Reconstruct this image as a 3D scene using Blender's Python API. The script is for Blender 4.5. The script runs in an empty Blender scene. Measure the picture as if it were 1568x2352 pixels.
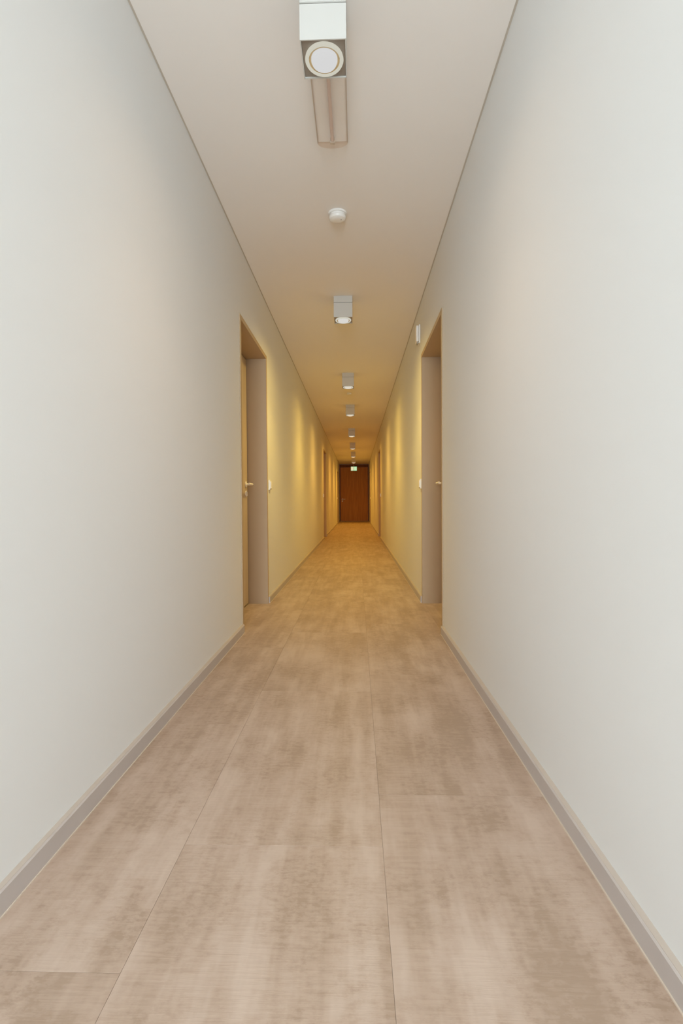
import bpy, bmesh, math, random
from mathutils import Matrix, Vector

# ------------------------------------------------------------------ camera
SC = bpy.context.scene
COL = SC.collection
IMG_W, IMG_H, F_PX = 1568, 2352, 1150.0
CAM_H = 0.887
VP = (818.5, 1153.0)          # where the corridor's axis vanishes
ROLL = 0.0057

cam_d = bpy.data.cameras.new('camera')
cam = bpy.data.objects.new('camera', cam_d)
COL.objects.link(cam)
SC.camera = cam
cam_d.sensor_fit = 'VERTICAL'
cam_d.sensor_height = 36.0
cam_d.lens = 36.0 * F_PX / IMG_H
cam_d.clip_start = 0.02
d = Vector((VP[0] - IMG_W / 2, IMG_H / 2 - VP[1], -F_PX)).normalized()
u = Vector((-math.sin(ROLL), math.cos(ROLL), 0.0))
u = (u - d * u.dot(d)).normalized()
r = d.cross(u)
M = Matrix((r, d, u))          # rows = world axes in camera space -> camera-to-world
cam.matrix_world = Matrix.Translation((0, 0, CAM_H)) @ M.to_4x4()

# ------------------------------------------------------------------ world, daylight, exposure
SC.view_settings.view_transform = 'Standard'
SC.view_settings.look = 'None'
SC.view_settings.gamma = 1.0
SC.view_settings.use_curve_mapping = False
SC.view_settings.exposure = 0.0
SC.cycles.max_bounces = 12
SC.cycles.diffuse_bounces = 6

world = bpy.data.worlds.new('sky')
SC.world = world
world.use_nodes = True
bg = world.node_tree.nodes['Background']
bg.inputs[0].default_value = (0.80, 0.90, 1.0, 1)
bg.inputs[1].default_value = 0.6

DAY_Y = -3.2                  # daylight comes through an unseen window added behind the camera
DAYLIGHT = 181.0
day_d = bpy.data.lights.new('daylight', 'AREA')
day_d.shape = 'RECTANGLE'
day_d.size, day_d.size_y = 1.16, 2.3
day_d.energy = DAYLIGHT
day_d.color = (0.83, 0.935, 1.0)
day = bpy.data.objects.new('daylight', day_d)
day.location = (-0.105, DAY_Y - 0.12, 1.32)
day.rotation_euler = (math.radians(90), 0, 0)
COL.objects.link(day)

# colour and power of the ceiling bulbs, near to far
LAMPS = [
    # depth, light colour, watts, glass colour
    (1.724, (1.00, 0.66, 0.36), 12.5, (0.66, 0.66, 0.66)),
    (4.270, (1.00, 0.70, 0.16), 54.0, (0.68, 0.66, 0.62)),
    (6.800, (1.00, 0.63, 0.11), 47.5, (0.74, 0.68, 0.57)),
    (9.000, (1.00, 0.56, 0.10), 48.5, (0.80, 0.68, 0.50)),
    (11.900, (1.00, 0.50, 0.065), 53.0, (0.86, 0.68, 0.44)),
    (14.740, (1.00, 0.47, 0.065), 55.0, (0.92, 0.68, 0.42)),
    (17.400, (1.00, 0.49, 0.07), 58.0, (0.95, 0.66, 0.38)),
    (20.000, (1.00, 0.51, 0.06), 72.0, (0.98, 0.58, 0.33)),
]

# ------------------------------------------------------------------ sizes of the place
XL, XR = -0.785, 0.575         # corridor walls
XC = (XL + XR) / 2
CEIL = CAM_H + 1.745
Y0, Y1 = DAY_Y, 23.2           # window end, far end
WT = 0.26                      # wall thickness

# ------------------------------------------------------------------ helpers
def box(bm, x0, x1, y0, y1, z0, z1):
    if x0 > x1: x0, x1 = x1, x0
    if y0 > y1: y0, y1 = y1, y0
    vs = [bm.verts.new(p) for p in ((x0, y0, z0), (x1, y0, z0), (x1, y1, z0), (x0, y1, z0),
                                    (x0, y0, z1), (x1, y0, z1), (x1, y1, z1), (x0, y1, z1))]
    for f in ((3, 2, 1, 0), (4, 5, 6, 7), (0, 1, 5, 4), (1, 2, 6, 5), (2, 3, 7, 6), (3, 0, 4, 7)):
        bm.faces.new([vs[i] for i in f])
    return vs

def lathe(bm, prof, n=48, mat=None, close=False):
    """revolve (radius, height) pairs about Z; mat places the result"""
    rings = []
    for (rad, z) in prof:
        if rad < 1e-6:
            rings.append([bm.verts.new((0, 0, z))])
        else:
            rings.append([bm.verts.new((rad * math.cos(2 * math.pi * k / n), rad * math.sin(2 * math.pi * k / n), z)) for k in range(n)])
    pairs = list(zip(rings[:-1], rings[1:]))
    if close:
        pairs.append((rings[-1], rings[0]))
    for a, b in pairs:
        for k in range(n):
            k2 = (k + 1) % n
            if len(a) == 1 and len(b) == 1: continue
            if len(a) == 1: bm.faces.new((a[0], b[k2], b[k]))
            elif len(b) == 1: bm.faces.new((a[k], a[k2], b[0]))
            else: bm.faces.new((a[k], a[k2], b[k2], b[k]))
    if mat is not None:
        bmesh.ops.transform(bm, matrix=mat, verts=[v for rg in rings for v in rg])

def rod(bm, p, q, rad, n=20):
    p, q = Vector(p), Vector(q)
    L = (q - p).length
    rot = (q - p).to_track_quat('Z', 'Y').to_matrix().to_4x4()
    e = min(rad * 0.25, L * 0.2)
    lathe(bm, [(0, 0), (rad - e, 0), (rad, e), (rad, L - e), (rad - e, L), (0, L)], n, Matrix.Translation(p) @ rot)

def obj(name, bm, mat, parent=None, bevel=0.0, seg=1, smooth=False):
    if bevel > 0:
        bmesh.ops.bevel(bm, geom=list(bm.edges), offset=bevel, segments=seg, affect='EDGES', profile=0.5)
    bmesh.ops.recalc_face_normals(bm, faces=bm.faces)
    me = bpy.data.meshes.new(name)
    bm.to_mesh(me); bm.free()
    if smooth:
        for p in me.polygons: p.use_smooth = True
        me.set_sharp_from_angle(angle=math.radians(35))
    me.materials.append(mat)
    o = bpy.data.objects.new(name, me)
    COL.objects.link(o)
    if parent: o.parent = parent
    return o

def empty(name, loc):
    o = bpy.data.objects.new(name, None)
    o.empty_display_size = 0.1
    o.location = loc
    COL.objects.link(o)
    return o

def tag(o, label, cat=None, group=None, kind=None):
    o['label'] = label
    if cat: o['category'] = cat
    if group: o['group'] = group
    if kind: o['kind'] = kind
    return o

# ------------------------------------------------------------------ materials
def nt_new(name):
    m = bpy.data.materials.new(name)
    m.use_nodes = True
    nt = m.node_tree
    return m, nt, nt.nodes['Principled BSDF']

def plain(name, col, rough=0.5, metal=0.0, spec=0.4, bump=0.0, bscale=300.0, vary=0.04, vscale=4.0):
    """flat paint or metal: faint tonal unevenness and fine relief"""
    m, nt, b = nt_new(name)
    N, L = nt.nodes, nt.links
    b.inputs['Roughness'].default_value = rough
    b.inputs['Metallic'].default_value = metal
    b.inputs['Specular IOR Level'].default_value = spec
    if vary <= 0:
        b.inputs['Base Color'].default_value = (*col, 1)
        return m
    tc = N.new('ShaderNodeTexCoord')
    no = N.new('ShaderNodeTexNoise'); no.inputs['Scale'].default_value = vscale; no.inputs['Detail'].default_value = 3
    L.new(tc.outputs['Object'], no.inputs['Vector'])
    mx = N.new('ShaderNodeMix'); mx.data_type = 'RGBA'
    mx.inputs[6].default_value = (*[c * (1 - vary) for c in col], 1)
    mx.inputs[7].default_value = (*[min(1, c * (1 + vary)) for c in col], 1)
    L.new(no.outputs['Fac'], mx.inputs[0])
    L.new(mx.outputs[2], b.inputs['Base Color'])
    b.inputs['Roughness'].default_value = rough
    b.inputs['Metallic'].default_value = metal
    b.inputs['Specular IOR Level'].default_value = spec
    if bump > 0:
        n2 = N.new('ShaderNodeTexNoise'); n2.inputs['Scale'].default_value = bscale; n2.inputs['Detail'].default_value = 2
        L.new(tc.outputs['Object'], n2.inputs['Vector'])
        bp = N.new('ShaderNodeBump'); bp.inputs['Strength'].default_value = bump; bp.inputs['Distance'].default_value = 0.001
        L.new(n2.outputs['Fac'], bp.inputs['Height'])
        L.new(bp.outputs['Normal'], b.inputs['Normal'])
    return m

def matte(name, col):
    m = bpy.data.materials.new(name); m.use_nodes = True
    nt = m.node_tree; N = nt.nodes
    N.remove(N['Principled BSDF'])
    df = N.new('ShaderNodeBsdfDiffuse'); df.inputs['Color'].default_value = (*col, 1)
    nt.links.new(df.outputs[0], N['Material Output'].inputs['Surface'])
    return m

def emissive(name, col, strength=1.0):
    m, nt, b = nt_new(name)
    b.inputs['Base Color'].default_value = (0.02, 0.02, 0.02, 1)
    b.inputs['Specular IOR Level'].default_value = 0.0
    b.inputs['Emission Color'].default_value = (*col, 1)
    b.inputs['Emission Strength'].default_value = strength
    return m

def floor_material():
    """beige vinyl tile printed like worn brushed concrete: streaks along the tile, fine scratches across"""
    m, nt, b = nt_new('vinyl_tile')
    N, L = nt.nodes, nt.links
    tc = N.new('ShaderNodeTexCoord')
    oi = N.new('ShaderNodeObjectInfo')
    mul = N.new('ShaderNodeMath'); mul.operation = 'MULTIPLY'; mul.inputs[1].default_value = 61.0
    L.new(oi.outputs['Random'], mul.inputs[0])
    off = N.new('ShaderNodeCombineXYZ')
    for i in range(3): L.new(mul.outputs[0], off.inputs[i])
    def noise(scale, detail, rough, sc=1.0):
        ad = N.new('ShaderNodeVectorMath'); ad.operation = 'MULTIPLY'
        ad.inputs[1].default_value = scale
        L.new(tc.outputs['Object'], ad.inputs[0])
        a2 = N.new('ShaderNodeVectorMath'); a2.operation = 'ADD'
        L.new(ad.outputs[0], a2.inputs[0]); L.new(off.outputs[0], a2.inputs[1])
        n = N.new('ShaderNodeTexNoise'); n.inputs['Scale'].default_value = sc
        n.inputs['Detail'].default_value = detail; n.inputs['Roughness'].default_value = rough
        L.new(a2.outputs[0], n.inputs['Vector'])
        return n.outputs['Fac']
    def mrange(v, a, c):
        r_ = N.new('ShaderNodeMapRange'); r_.inputs['From Min'].default_value = a; r_.inputs['From Max'].default_value = c
        L.new(v, r_.inputs['Value']); return r_.outputs['Result']
    blot = mrange(noise((6.5, 4.2, 1), 4, 0.68), 0.36, 0.64)       # clouds
    strk = mrange(noise((17.0, 1.7, 1), 3, 0.6), 0.38, 0.64)      # bands along the tile
    scr = mrange(noise((9.0, 110.0, 1), 3, 0.6), 0.42, 0.66)        # scratches across it
    pore = mrange(noise((42.0, 75.0, 1), 3, 0.7), 0.46, 0.66)      # small worn marks
    def math_(op, a, c):
        n = N.new('ShaderNodeMath'); n.operation = op
        for i, v in enumerate((a, c)):
            if isinstance(v, float): n.inputs[i].default_value = v
            else: L.new(v, n.inputs[i])
        return n.outputs[0]
    t = math_('ADD', math_('MULTIPLY', blot, 0.46), math_('MULTIPLY', strk, 0.42))
    worn = math_('MULTIPLY', math_('MULTIPLY', pore, blot), 0.50)
    t = math_('ADD', t, math_('MULTIPLY', math_('MULTIPLY', scr, strk), 0.27))
    t = math_('ADD', t, worn)
    shade = math_('SUBTRACT', math_('MULTIPLY', oi.outputs['Random'], 0.16), 0.08)   # each tile a touch lighter or darker
    t = math_('ADD', t, shade)
    rp = N.new('ShaderNodeValToRGB')
    e = rp.color_ramp.elements
    e[0].position = 0.05; e[0].color = (0.564, 0.446, 0.368, 1)
    e[1].position = 1.05; e[1].color = (0.391, 0.286, 0.214, 1)
    mid = e.new(0.5); mid.color = (0.479, 0.362, 0.286, 1)
    L.new(t, rp.inputs['Fac'])
    L.new(rp.outputs['Color'], b.inputs['Base Color'])
    b.inputs['Roughness'].default_value = 0.42
    b.inputs['Specular IOR Level'].default_value = 0.35
    bp = N.new('ShaderNodeBump'); bp.inputs['Strength'].default_value = 0.12; bp.inputs['Distance'].default_value = 0.001
    L.new(scr, bp.inputs['Height']); L.new(bp.outputs['Normal'], b.inputs['Normal'])
    return m

def wood_material(name, dark, light, scale=(26.0, 26.0, 1.1)):
    m, nt, b = nt_new(name)
    N, L = nt.nodes, nt.links
    tc = N.new('ShaderNodeTexCoord')
    mp = N.new('ShaderNodeMapping'); mp.inputs['Scale'].default_value = scale
    L.new(tc.outputs['Object'], mp.inputs['Vector'])
    n = N.new('ShaderNodeTexNoise'); n.inputs['Scale'].default_value = 1.0; n.inputs['Detail'].default_value = 7; n.inputs['Roughness'].default_value = 0.62
    n.inputs['Distortion'].default_value = 0.4
    L.new(mp.outputs[0], n.inputs['Vector'])
    rp = N.new('ShaderNodeValToRGB')
    e = rp.color_ramp.elements
    e[0].position = 0.30; e[0].color = (*dark, 1)
    e[1].position = 0.72; e[1].color = (*light, 1)
    L.new(n.outputs['Fac'], rp.inputs['Fac']); L.new(rp.outputs['Color'], b.inputs['Base Color'])
    b.inputs['Roughness'].default_value = 0.45
    b.inputs['Specular IOR Level'].default_value = 0.12
    return m

def glass_material(name, tint, gloss=0.12, rough=0.02):
    """thin clear sheet: light passes straight through, a little is mirrored"""
    m = bpy.data.materials.new(name); m.use_nodes = True
    nt = m.node_tree; N, L = nt.nodes, nt.links
    N.remove(N['Principled BSDF'])
    out = N['Material Output']
    tr = N.new('ShaderNodeBsdfTransparent'); tr.inputs[0].default_value = (*tint, 1)
    gl = N.new('ShaderNodeBsdfGlossy'); gl.inputs['Roughness'].default_value = rough
    lw = N.new('ShaderNodeLayerWeight'); lw.inputs['Blend'].default_value = gloss
    mx = N.new('ShaderNodeMixShader')
    L.new(lw.outputs['Fresnel'], mx.inputs[0]); L.new(tr.outputs[0], mx.inputs[1]); L.new(gl.outputs[0], mx.inputs[2])
    L.new(mx.outputs[0], out.inputs['Surface'])
    return m

MAT = dict(
    wall=matte('white_wall_paint', (0.80, 0.805, 0.80)),
    ceiling=matte('white_ceiling_paint', (0.90, 0.87, 0.84)),
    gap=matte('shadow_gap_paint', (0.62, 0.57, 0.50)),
    floor=floor_material(),
    screed=plain('joint_filler', (0.42, 0.34, 0.26), 0.9, spec=0.1, vary=0.1, vscale=20),
    skirt=plain('taupe_skirting', (0.54, 0.49, 0.465), 0.5, vary=0.03, vscale=12),
    cap=plain('skirting_cap', (0.56, 0.49, 0.43), 0.5, vary=0.02),  # separate tone for the top: light from above put into the colour
    lip=plain('skirting_lip', (0.66, 0.57, 0.48), 0.4),
    steel=plain('taupe_door_frame_lacquer', (0.50, 0.375, 0.245), 0.5, spec=0.25, vary=0.02),
    leaf=wood_material('pale_beech_laminate', (0.58, 0.46, 0.32), (0.68, 0.56, 0.41), (14, 14, 1.2)),
    walnut=wood_material('reddish_walnut_veneer', (0.50, 0.195, 0.032), (0.75, 0.335, 0.062)),
    walnut_frame=wood_material('walnut_door_frame', (0.17, 0.062, 0.015), (0.27, 0.11, 0.026)),
    nickel=plain('satin_nickel', (0.93, 0.89, 0.84), 0.38, metal=0.0, spec=0.5, vary=0.02),
    black=plain('keyhole_black', (0.02, 0.02, 0.02), 0.6),
    white=plain('white_powder_coat', (0.61, 0.60, 0.57), 0.45, vary=0.01),
    plastic=plain('white_plastic', (0.90, 0.89, 0.87), 0.35, vary=0.01),
    grille=plain('grey_plastic', (0.42, 0.40, 0.38), 0.5),
    inner=plain('lamp_inner_grey', (0.30, 0.26, 0.22), 0.5),  # shade inside the lamp box put into the colour
    ring=emissive('glowing_frosted_rim', (0.60, 0.58, 0.49), 1.0),  # bulb light falling on the ring, put in as glow
    brass=plain('gold_reflector', (0.70, 0.55, 0.32), 0.4, metal=0.3),
    tube=plain('fluorescent_tube_off', (0.72, 0.58, 0.51), 0.3),
    acrylic=glass_material('clear_acrylic_cover', (1.0, 0.995, 0.99), 0.03, 0.08),
    endcap=glass_material('tinted_acrylic_end', (0.965, 0.93, 0.90), 0.05, 0.1),
    edge=plain('acrylic_edge', (0.66, 0.57, 0.48), 0.3),
    tray=plain('emergency_light_tray', (0.93, 0.90, 0.87), 0.6, spec=0.1),
    pane=glass_material('window_glass', (0.97, 0.98, 0.98), 0.1),
    winframe=plain('white_window_frame', (0.78, 0.78, 0.76), 0.4),
    sign_cream=emissive('lit_sign_cream', (0.80, 0.72, 0.44), 1.0),
    sign_mint=emissive('lit_sign_mint', (0.56, 0.80, 0.46), 1.0),
    sign_green=emissive('lit_sign_green', (0.07, 0.30, 0.13), 1.0),
)

# ------------------------------------------------------------------ doors: where they stand
DOOR_H = 2.165                 # outer height of the side door frames
LEFT_DOORS = [(3.38, 4.38), (11.95, 12.90), (20.40, 21.40)]
RIGHT_DOORS = [(3.345, 4.40), (11.95, 12.95), (20.40, 21.40)]
OV = 0.012                     # the frame face laps over the wall by this much

# ------------------------------------------------------------------ walls, floor, ceiling
def side_wall(name, s, xw, doors, label):
    bm = bmesh.new()
    top = CEIL + 0.1
    y = Y0 - 0.2
    for a, c in doors:
        box(bm, xw, xw + s * WT, y, a + OV, 0, top)
        box(bm, xw, xw + s * WT, a + OV, c - OV, DOOR_H - OV, top)
        y = c - OV
    box(bm, xw, xw + s * WT, y, Y1 + 0.2, 0, top)
    bmesh.ops.remove_doubles(bm, verts=bm.verts, dist=1e-5)
    tag(obj(name, bm, MAT['wall']), label, kind='structure')

side_wall('wall_left', -1, XL, LEFT_DOORS, 'long smooth white corridor wall on the left')
side_wall('wall_right', 1, XR, RIGHT_DOORS, 'long smooth white corridor wall on the right')

bm = bmesh.new(); box(bm, XL, XR, Y1, Y1 + 0.2, 0, CEIL + 0.1)
tag(obj('wall_far', bm, MAT['wall']), 'white end wall around the walnut door', kind='structure')

# near end behind the camera; its unseen window is added as a light source
WX0, WX1, WZ0, WZ1 = XL + 0.06, XR - 0.06, 0.14, CEIL - 0.10
bm = bmesh.new()
box(bm, XL, WX0, Y0 - 0.2, Y0, 0, CEIL + 0.1); box(bm, WX1, XR, Y0 - 0.2, Y0, 0, CEIL + 0.1)
box(bm, WX0, WX1, Y0 - 0.2, Y0, 0, WZ0); box(bm, WX0, WX1, Y0 - 0.2, Y0, WZ1, CEIL + 0.1)
tag(obj('wall_near', bm, MAT['wall']), 'white end wall with the tall window', kind='structure')
win = tag(empty('window_1', (XC, Y0, WZ0)), 'tall white framed window at the near end of the corridor', kind='structure')
bm = bmesh.new()
w2, wh = (WX1 - WX0) / 2, WZ1 - WZ0
for (a, b_, c, e) in ((-w2, -w2 + .05, 0, wh), (w2 - .05, w2, 0, wh), (-w2 + .05, w2 - .05, 0, .05), (-w2 + .05, w2 - .05, wh - .05, wh)):
    box(bm, a, b_, -0.08, -0.02, c, e)
obj('window_frame', bm, MAT['winframe'], win)
bm = bmesh.new(); box(bm, -w2 + .05, w2 - .05, -0.056, -0.05, .05, wh - .05)
obj('pane', bm, MAT['pane'], win)

GAP = 0.009
bm = bmesh.new(); box(bm, XL + GAP, XR - GAP, Y0, Y1, CEIL, CEIL + 0.1)
tag(obj('ceiling', bm, MAT['ceiling']), 'long white plaster ceiling of the corridor', kind='structure')
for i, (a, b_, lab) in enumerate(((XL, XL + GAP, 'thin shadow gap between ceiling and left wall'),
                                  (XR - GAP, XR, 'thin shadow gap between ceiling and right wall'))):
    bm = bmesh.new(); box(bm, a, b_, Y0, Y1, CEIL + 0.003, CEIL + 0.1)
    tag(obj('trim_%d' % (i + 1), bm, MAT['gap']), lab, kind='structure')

TW, TL, TT = 0.513, 1.058, 0.003
bm = bmesh.new(); box(bm, XL - WT, XR + WT, Y0 - 0.2, Y1 + 0.2, -0.08, -TT)
floor = tag(obj('floor', bm, MAT['screed']), 'corridor floor of large beige concrete-look tiles', kind='structure')
JX = 0.0624                    # the joint right of the middle
tile_me = None
def tile(x0, y0):
    global tile_me
    c = (x0 + TW / 2, y0 + TL / 2, -TT)
    if tile_me is None:
        bm = bmesh.new()
        g = 0.00025
        box(bm, -TW / 2 + g, TW / 2 - g, -TL / 2 + g, TL / 2 - g, 0, TT)
        bmesh.ops.bevel(bm, geom=[e for e in bm.edges if all(v.co.z > TT / 2 for v in e.verts)], offset=0.0003, segments=1, affect='EDGES')
        o = obj('floor_tile', bm, MAT['floor'], floor)
        tile_me = o.data
    else:
        o = bpy.data.objects.new('floor_tile', tile_me); COL.objects.link(o); o.parent = floor
    o.location = c
for x0, ph in ((JX - 2 * TW, 0.915), (JX - TW, 1.272), (JX, 1.502)):
    y = ph - TL * math.ceil((ph - Y0) / TL)
    while y < Y1:
        tile(x0, y); y += TL
for a, c in RIGHT_DOORS:       # the tiles that run into the right-hand recesses
    y = 1.13 + TL * math.floor((a - 1.13) / TL)
    while y < c:
        tile(JX + TW, y); y += TL

# skirting, cut where the door frames stand
def skirting(name, s, xw, doors, label):
    root = tag(empty(name, (xw, 0, 0)), label, kind='structure')
    y = Y0
    t, hgt = 0.018, 0.056
    for a, c in list(doors) + [(Y1 - 0.11, None)]:
        bm = bmesh.new()
        n0 = [bm.verts.new((x, y, z)) for x, z in ((0, 0.003), (-s * t, 0.003), (-s * t, hgt - .004), (-s * (t - .004), hgt), (0, hgt))]
        n1 = [bm.verts.new((v.co.x, a, v.co.z)) for v in n0]
        for k in range(5):
            bm.faces.new((n0[k], n0[(k + 1) % 5], n1[(k + 1) % 5], n1[k]))
        bm.faces.new(n0); bm.faces.new(n1)
        b_ = obj('skirting_board', bm, MAT['skirt'], root)
        bm = bmesh.new(); box(bm, 0, -s * (t - .004), y, a, hgt, hgt + .001)  # thin strip carrying the painted light along the skirting top
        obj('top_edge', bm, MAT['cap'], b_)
        bm = bmesh.new(); box(bm, 0, -s * (t + 0.003), y, a, 0, 0.003)
        obj('sealing_lip', bm, MAT['lip'], b_)
        y = c
skirting('baseboard_left', -1, XL, LEFT_DOORS, 'low taupe skirting along the left wall')
skirting('baseboard_right', 1, XR, RIGHT_DOORS, 'low taupe skirting along the right wall')

# ------------------------------------------------------------------ side doors, set back in the wall
def lever_handle(parent, s, x, y, z, along):
    """x: face of the leaf, s: away from the corridor, along: direction the lever points (+1/-1 in Y)"""
    bm = bmesh.new()
    k = -s
    rod(bm, (x + k * .006, y, z), (x + k * .056, y, z), 0.0095)
    rod(bm, (x + k * .056, y - along * .0095, z), (x + k * .056, y + along * .125, z), 0.0095)
    h = obj('handle', bm, MAT['nickel'], parent, smooth=True)
    bm = bmesh.new(); rod(bm, (x, y, z), (x + k * .009, y, z), 0.026, 32)
    obj('rosette', bm, MAT['nickel'], h, smooth=True)
    bm = bmesh.new(); rod(bm, (x, y, z - .078), (x + k * .009, y, z - .078), 0.026, 32)
    kr = obj('key_rosette', bm, MAT['nickel'], parent, smooth=True)
    bm = bmesh.new()
    rod(bm, (x + k * .009, y, z - .073), (x + k * .016, y, z - .073), 0.0085, 16)
    box(bm, x + k * .009, x + k * .016, y - .005, y + .005, z - .098, z - .075)
    obj('lock_cylinder', bm, MAT['nickel'], kr)

def side_door(n, s, xw, y0, y1, label):
    root = tag(empty('door_%d' % n, (xw, (y0 + y1) / 2, 0)), label, kind='structure')
    yc = (y0 + y1) / 2
    a, c = y0 - yc, y1 - yc
    FACE, LIN, REC, TH = 0.032, 0.032, 0.165, 0.042
    def X(dp): return s * dp
    bm = bmesh.new()            # face lapping over the wall
    box(bm, X(-.007), X(0), a, a + FACE, 0, DOOR_H)
    box(bm, X(-.007), X(0), c - FACE, c, 0, DOOR_H)
    box(bm, X(-.007), X(0), a + FACE, c - FACE, DOOR_H - FACE, DOOR_H)
    obj('frame_face', bm, MAT['steel'], root)
    bm = bmesh.new()            # lining of the reveal
    box(bm, X(0), X(.25), a + OV, a + LIN, 0, DOOR_H - OV)
    box(bm, X(0), X(.25), c - LIN, c - OV, 0, DOOR_H - OV)
    box(bm, X(0), X(.25), a + LIN, c - LIN, DOOR_H - LIN, DOOR_H - OV)
    obj('frame_lining', bm, MAT['steel'], root)
    bm = bmesh.new()            # stop behind the leaf
    d0, d1 = REC + TH + .002, REC + TH + .02
    box(bm, X(d0), X(d1), a + LIN, a + LIN + .02, 0, DOOR_H - LIN)
    box(bm, X(d0), X(d1), c - LIN - .02, c - LIN, 0, DOOR_H - LIN)
    box(bm, X(d0), X(d1), a + LIN + .02, c - LIN - .02, DOOR_H - LIN - .02, DOOR_H - LIN)
    box(bm, X(d0), X(d1), a + LIN + .02, c - LIN - .02, 0, .02)
    obj('door_stop', bm, MAT['black'], root)
    bm = bmesh.new()
    box(bm, X(REC), X(REC + TH), a + LIN + .004, c - LIN - .009, 0.010, DOOR_H - LIN - .009)
    obj('leaf', bm, MAT['leaf'], root, bevel=0.0015)
    lever_handle(root, s, X(REC), c - LIN - .075, 1.043, -1)
    return root

side_door(1, -1, XL, *LEFT_DOORS[0], label='nearest door in the left wall, pale leaf set back in a taupe frame')
side_door(2, 1, XR, *RIGHT_DOORS[0], label='nearest door in the right wall, set back in a taupe frame')
side_door(3, -1, XL, *LEFT_DOORS[1], label='second recessed door along the left wall')
side_door(4, 1, XR, *RIGHT_DOORS[1], label='second recessed door along the right wall')
side_door(5, -1, XL, *LEFT_DOORS[2], label='farthest recessed door in the left wall, beside the end door')
side_door(6, 1, XR, *RIGHT_DOORS[2], label='farthest recessed door in the right wall, beside the end door')

# ------------------------------------------------------------------ the walnut door at the far end
root = tag(empty('door_7', (XC, Y1, 0)), 'tall reddish brown walnut door closing the far end', kind='structure')
hw = (XR - XL) / 2 - 0.012
ft = 0.035
DT = CEIL - 0.015
bm = bmesh.new()
box(bm, -hw, -hw + ft, -0.05, 0, 0, DT); box(bm, hw - ft, hw, -0.05, 0, 0, DT)
box(bm, -hw + ft, hw - ft, -0.05, 0, DT - 0.12, DT)
obj('frame', bm, MAT['walnut_frame'], root, bevel=0.002)
bm = bmesh.new(); box(bm, -hw + ft + .004, hw - ft - .004, -0.040, -0.002, 0.012, DT - 0.125)
leaf = obj('leaf', bm, MAT['walnut'], root, bevel=0.002)
bm = bmesh.new(); box(bm, -hw, hw, -0.10, -0.051, 0, 0.008)
obj('threshold', bm, MAT['lip'], root, bevel=0.002)
hx, hz = -hw + ft + .085, 1.02
bm = bmesh.new()
rod(bm, (hx, -.046, hz), (hx, -.098, hz), 0.014)
rod(bm, (hx - .014, -.098, hz), (hx + .140, -.098, hz), 0.016)
h = obj('handle', bm, MAT['nickel'], root, smooth=True)
bm = bmesh.new(); rod(bm, (hx, -.040, hz), (hx, -.050, hz), 0.033, 32)
obj('rosette', bm, MAT['nickel'], h, smooth=True)
bm = bmesh.new(); rod(bm, (hx, -.040, hz - .09), (hx, -.050, hz - .09), 0.033, 32)
kr = obj('key_rosette', bm, MAT['nickel'], root, smooth=True)
bm = bmesh.new(); rod(bm, (hx, -.050, hz - .085), (hx, -.060, hz - .085), 0.010, 16)
obj('lock_cylinder', bm, MAT['nickel'], kr)

# ------------------------------------------------------------------ ceiling downlights
LW, BASE_H, SEAM, DROP = 0.158, 0.054, 0.005, 0.178
def rounded_box(bm, x0, x1, y0, y1, z0, z1, bev):
    vs = box(bm, x0, x1, y0, y1, z0, z1)
    es = {e for v in vs for e in v.link_edges}
    bmesh.ops.bevel(bm, geom=list(es), offset=bev, segments=2, affect='EDGES')

def downlight_meshes():
    hwid = LW / 2
    out = []
    bm = bmesh.new(); rounded_box(bm, -hwid, hwid, -hwid, hwid, -BASE_H, 0, 0.0015)
    out.append(('mounting_base', bm, MAT['white'], False))
    bm = bmesh.new(); box(bm, -hwid + .006, hwid - .006, -hwid + .006, hwid - .006, -BASE_H - SEAM, -BASE_H)
    out.append(('seam_plate', bm, MAT['grille'], False))
    bm = bmesh.new()            # open box, thin walls
    t, zt, zb = 0.004, -BASE_H - SEAM, -DROP
    o4 = [(-hwid, -hwid), (hwid, -hwid), (hwid, hwid), (-hwid, hwid)]
    i4 = [(x * (hwid - t) / hwid, y * (hwid - t) / hwid) for x, y in o4]
    zi = zb + 0.010
    vt = [bm.verts.new((x, y, zt)) for x, y in o4]; vb = [bm.verts.new((x, y, zb)) for x, y in o4]
    wb = [bm.verts.new((x, y, zb)) for x, y in i4]; wi = [bm.verts.new((x, y, zi)) for x, y in i4]
    for k in range(4):
        j = (k + 1) % 4
        bm.faces.new((vt[k], vt[j], vb[j], vb[k])); bm.faces.new((vb[k], vb[j], wb[j], wb[k])); bm.faces.new((wb[k], wb[j], wi[j], wi[k]))
    bm.faces.new(vt); bm.faces.new(wi)
    out.append(('housing', bm, MAT['white'], False))
    bm = bmesh.new(); q = hwid - t - .001
    box(bm, -q, q, -q, q, zi - .005, zi - .001)
    out.append(('inner_plate', bm, MAT['inner'], False))
    bm = bmesh.new()            # gimbal ring; the bulb's light on it is put in as emission
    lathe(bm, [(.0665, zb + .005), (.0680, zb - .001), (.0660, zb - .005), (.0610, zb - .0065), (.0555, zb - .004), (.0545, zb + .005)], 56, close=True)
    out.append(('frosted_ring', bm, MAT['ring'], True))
    bm = bmesh.new()
    lathe(bm, [(.0543, zb - .0030), (.0490, zb - .0015), (.0465, zb + .002), (.0540, zb + .004)], 56, close=True)
    out.append(('reflector', bm, MAT['brass'], True))
    bm = bmesh.new()
    lathe(bm, [(.0463, zb + .004), (.0463, zb - .003), (.0435, zb - .010), (.036, zb - .0145), (.022, zb - .0175), (0, zb - .0185)], 48)
    out.append(('lamp_glass', bm, None, True))
    return out

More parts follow.
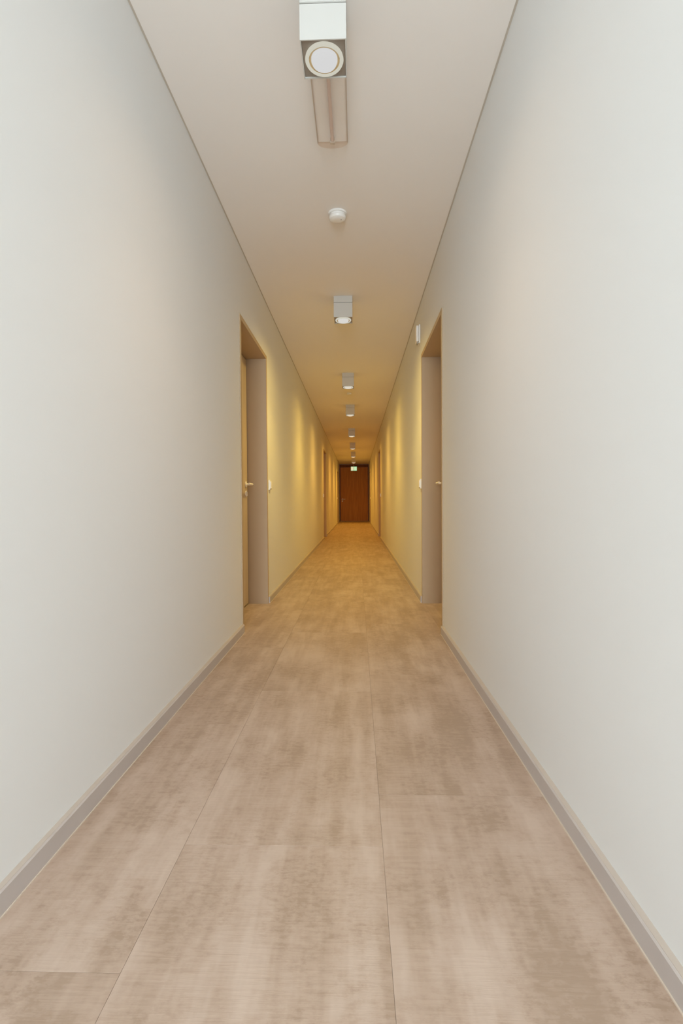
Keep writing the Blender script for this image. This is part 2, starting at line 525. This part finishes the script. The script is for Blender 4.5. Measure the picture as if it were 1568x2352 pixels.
LAMP_LABELS = [
    'nearest white box downlight, cut off by the top edge of the picture',
    'white box downlight just beyond the round smoke detector, second from the camera',
    'third white box downlight from the camera, just before the far ceiling sensor',
    'fourth white box downlight from the camera along the ceiling',
    'fifth white box downlight from the camera along the ceiling',
    'sixth small glowing box downlight far down the ceiling',
    'seventh tiny glowing box downlight, last but one before the exit sign',
    'last tiny glowing downlight, right above the lit exit sign',
]
proto = None
for i, (dist, lcol, watts, gcol) in enumerate(LAMPS):
    root = tag(empty('ceiling_downlight', (XC, dist + LW / 2, CEIL)), LAMP_LABELS[i], 'ceiling light', 'box downlights along the corridor ceiling')
    gm = emissive('lit_bulb_glass', gcol, 1.0)
    if proto is None:
        proto = []
        for nm, bm, mt, sm in downlight_meshes():
            o = obj(nm, bm, mt or gm, root, smooth=sm)
            proto.append(o)
    else:
        for p in proto:
            o = p.copy()
            if p.name.startswith('lamp_glass'):
                o.data = p.data.copy(); o.data.materials[0] = gm
            COL.objects.link(o); o.parent = root
    for nm, ang, share in (('bulb_beam', 108, 1.0), ('bulb_spill', 177, 0.5)):   # reflector beam and side spill of one bulb
        ld = bpy.data.lights.new(nm, 'SPOT')
        ld.spot_size = math.radians(ang); ld.spot_blend = 1.0
        ld.shadow_soft_size = 0.03
        ld.color = lcol; ld.energy = watts * share
        lo = bpy.data.objects.new(nm, ld)
        lo.parent = root
        lo.location = (0, 0, -DROP - 0.052)
        COL.objects.link(lo)

# ------------------------------------------------------------------ smaller things on ceiling and walls
def smoke_detector(dist, label, sc=1.0):
    root = tag(empty('smoke_detector', (XC, dist, CEIL)), label, 'smoke detector')
    bm = bmesh.new(); lathe(bm, [(0, 0), (.056, 0), (.056, -.009), (.054, -.011), (0, -.011)], 48)
    obj('mounting_base', bm, MAT['plastic'], root, smooth=True)
    bm = bmesh.new(); lathe(bm, [(.047, -.011), (.045, -.022), (.044, -.022), (0, -.020)], 48)
    obj('vent_ring', bm, MAT['plastic'], root, smooth=True)
    bm = bmesh.new(); lathe(bm, [(.0, -.021), (.050, -.021), (.051, -.026), (.046, -.037), (.034, -.043), (.016, -.045), (0, -.045)], 48)
    obj('cover', bm, MAT['plastic'], root, smooth=True)
    bm = bmesh.new(); rod(bm, (.022, -.012, -.0435), (.022, -.012, -.0465), .003, 12)
    obj('indicator', bm, MAT['grille'], root)
    root.scale = (sc, sc, sc)
smoke_detector(3.06, 'round white smoke detector between the first two downlights')
smoke_detector(8.05, 'small round ceiling sensor between third and fourth downlight', 0.72)

# clear emergency light behind the nearest downlight
root = tag(empty('emergency_light', (XC, 2.225, CEIL)), 'long clear half-round emergency light on the ceiling behind the nearest downlight', 'emergency light')
EL, EW, ED = 0.45, 0.145, 0.037
bm = bmesh.new(); box(bm, -EW / 2, EW / 2, -EL / 2, EL / 2, -.006, 0)
obj('tray', bm, MAT['tray'], root, bevel=0.001)
def arch(t, n=18, w=EW / 2, dp=ED):
    return [((w - t) * math.cos(math.pi * k / n), -.006 - (dp - .006 - t) * math.sin(math.pi * k / n) ** 0.8) for k in range(n + 1)]
bm = bmesh.new()
oa = arch(0)
rings = [[bm.verts.new((x, y, z)) for x, z in oa] for y in (-EL / 2, EL / 2)]
for k in range(len(oa) - 1):
    bm.faces.new((rings[0][k], rings[0][k + 1], rings[1][k + 1], rings[1][k]))
cover = obj('cover', bm, MAT['acrylic'], root, smooth=True)
for y in (-EL / 2, EL / 2):
    bm = bmesh.new()
    pts = arch(0)
    f0 = [bm.verts.new((x, y - .0015, z)) for x, z in pts]; f1 = [bm.verts.new((x, y + .0015, z)) for x, z in pts]
    bm.faces.new(f0); bm.faces.new(f1)
    for k in range(len(pts)):
        j = (k + 1) % len(pts); bm.faces.new((f0[k], f0[j], f1[j], f1[k]))
    obj('end_cap', bm, MAT['endcap'], cover)
for sx in (-1, 1):
    bm = bmesh.new(); box(bm, sx * (EW / 2 - .003), sx * (EW / 2 + .001), -EL / 2, EL / 2, -.012, -.006)
    obj('side_rail', bm, MAT['edge'], root)
bm = bmesh.new(); rod(bm, (0, -EL / 2 + .03, -.020), (0, EL / 2 - .03, -.020), .008, 16)
obj('tube', bm, MAT['tube'], root, smooth=True)
for sy in (-1, 1):
    bm = bmesh.new(); box(bm, -.011, .011, sy * (EL / 2 - .03), sy * (EL / 2 - .014), -.031, -.006)
    obj('lamp_holder', bm, MAT['edge'], root, bevel=0.001)

# light switches
def light_switch(s, xw, y, label, z=1.045):
    root = tag(empty('light_switch', (xw, y, z)), label, 'switch', 'white light switches beside the doors')
    bm = bmesh.new(); box(bm, 0, -s * .014, -.041, .041, -.043, .043)
    obj('plate', bm, MAT['plastic'], root, bevel=0.002, seg=2)
    bm = bmesh.new(); box(bm, -s * .0142, -s * .022, -.031, .031, -.031, .031)
    obj('rocker', bm, MAT['plastic'], root, bevel=0.0015)
light_switch(-1, XL, 4.50, 'white light switch on the left wall just past the nearest door')
light_switch(1, XR, 4.47, 'white light switch on the right wall just past the nearest door')
light_switch(-1, XL, 11.78, 'small white light switch before the second left door')
light_switch(1, XR, 11.74, 'small white light switch before the second right door')
light_switch(-1, XL, 20.18, 'tiny white light switch before the farthest left door')
light_switch(1, XR, 20.18, 'tiny white light switch before the farthest right door')

# alarm sounder high on the right wall
root = tag(empty('alarm_sounder', (XR, 4.56, CAM_H + 1.500)), 'small white alarm box high on the right wall above the nearest door', 'alarm')
bm = bmesh.new(); box(bm, 0, -.012, -.050, .050, -.085, .080)
obj('backplate', bm, MAT['plastic'], root, bevel=0.003, seg=2)
bm = bmesh.new(); box(bm, -.0122, -.036, -.044, .044, -.070, .074)
obj('cover', bm, MAT['plastic'], root, bevel=0.009, seg=3)
bm = bmesh.new(); box(bm, -.0122, -.026, -.030, .030, -.083, -.0705)
obj('lens', bm, MAT['grille'], root, bevel=0.002)

# lit exit sign hanging before the end door
root = tag(empty('exit_sign', (XC, 21.3, CEIL)), 'small lit cream and green exit sign hanging before the end door', 'exit sign')
SZ0, SZ1, SW = -0.420, -0.242, 0.128
bm = bmesh.new(); rod(bm, (0, 0, 0), (0, 0, SZ1), .012, 16)
obj('stem', bm, MAT['grille'], root, smooth=True)
bm = bmesh.new(); lathe(bm, [(0, 0), (.04, 0), (.04, -.012), (.034, -.016), (0, -.016)], 32)
obj('canopy', bm, MAT['white'], root, smooth=True)
bm = bmesh.new(); box(bm, -SW, SW, -.015, .015, SZ0, SZ1)
hs = obj('housing', bm, MAT['sign_green'], root, bevel=0.003)
bm = bmesh.new(); box(bm, -SW + .006, -.008, -.019, -.0155, SZ0 + .008, SZ1 - .008)
obj('cream_panel', bm, MAT['sign_cream'], root)
bm = bmesh.new(); box(bm, .008, SW - .006, -.019, -.0155, SZ0 + .008, SZ1 - .008)
obj('mint_panel', bm, MAT['sign_mint'], root)
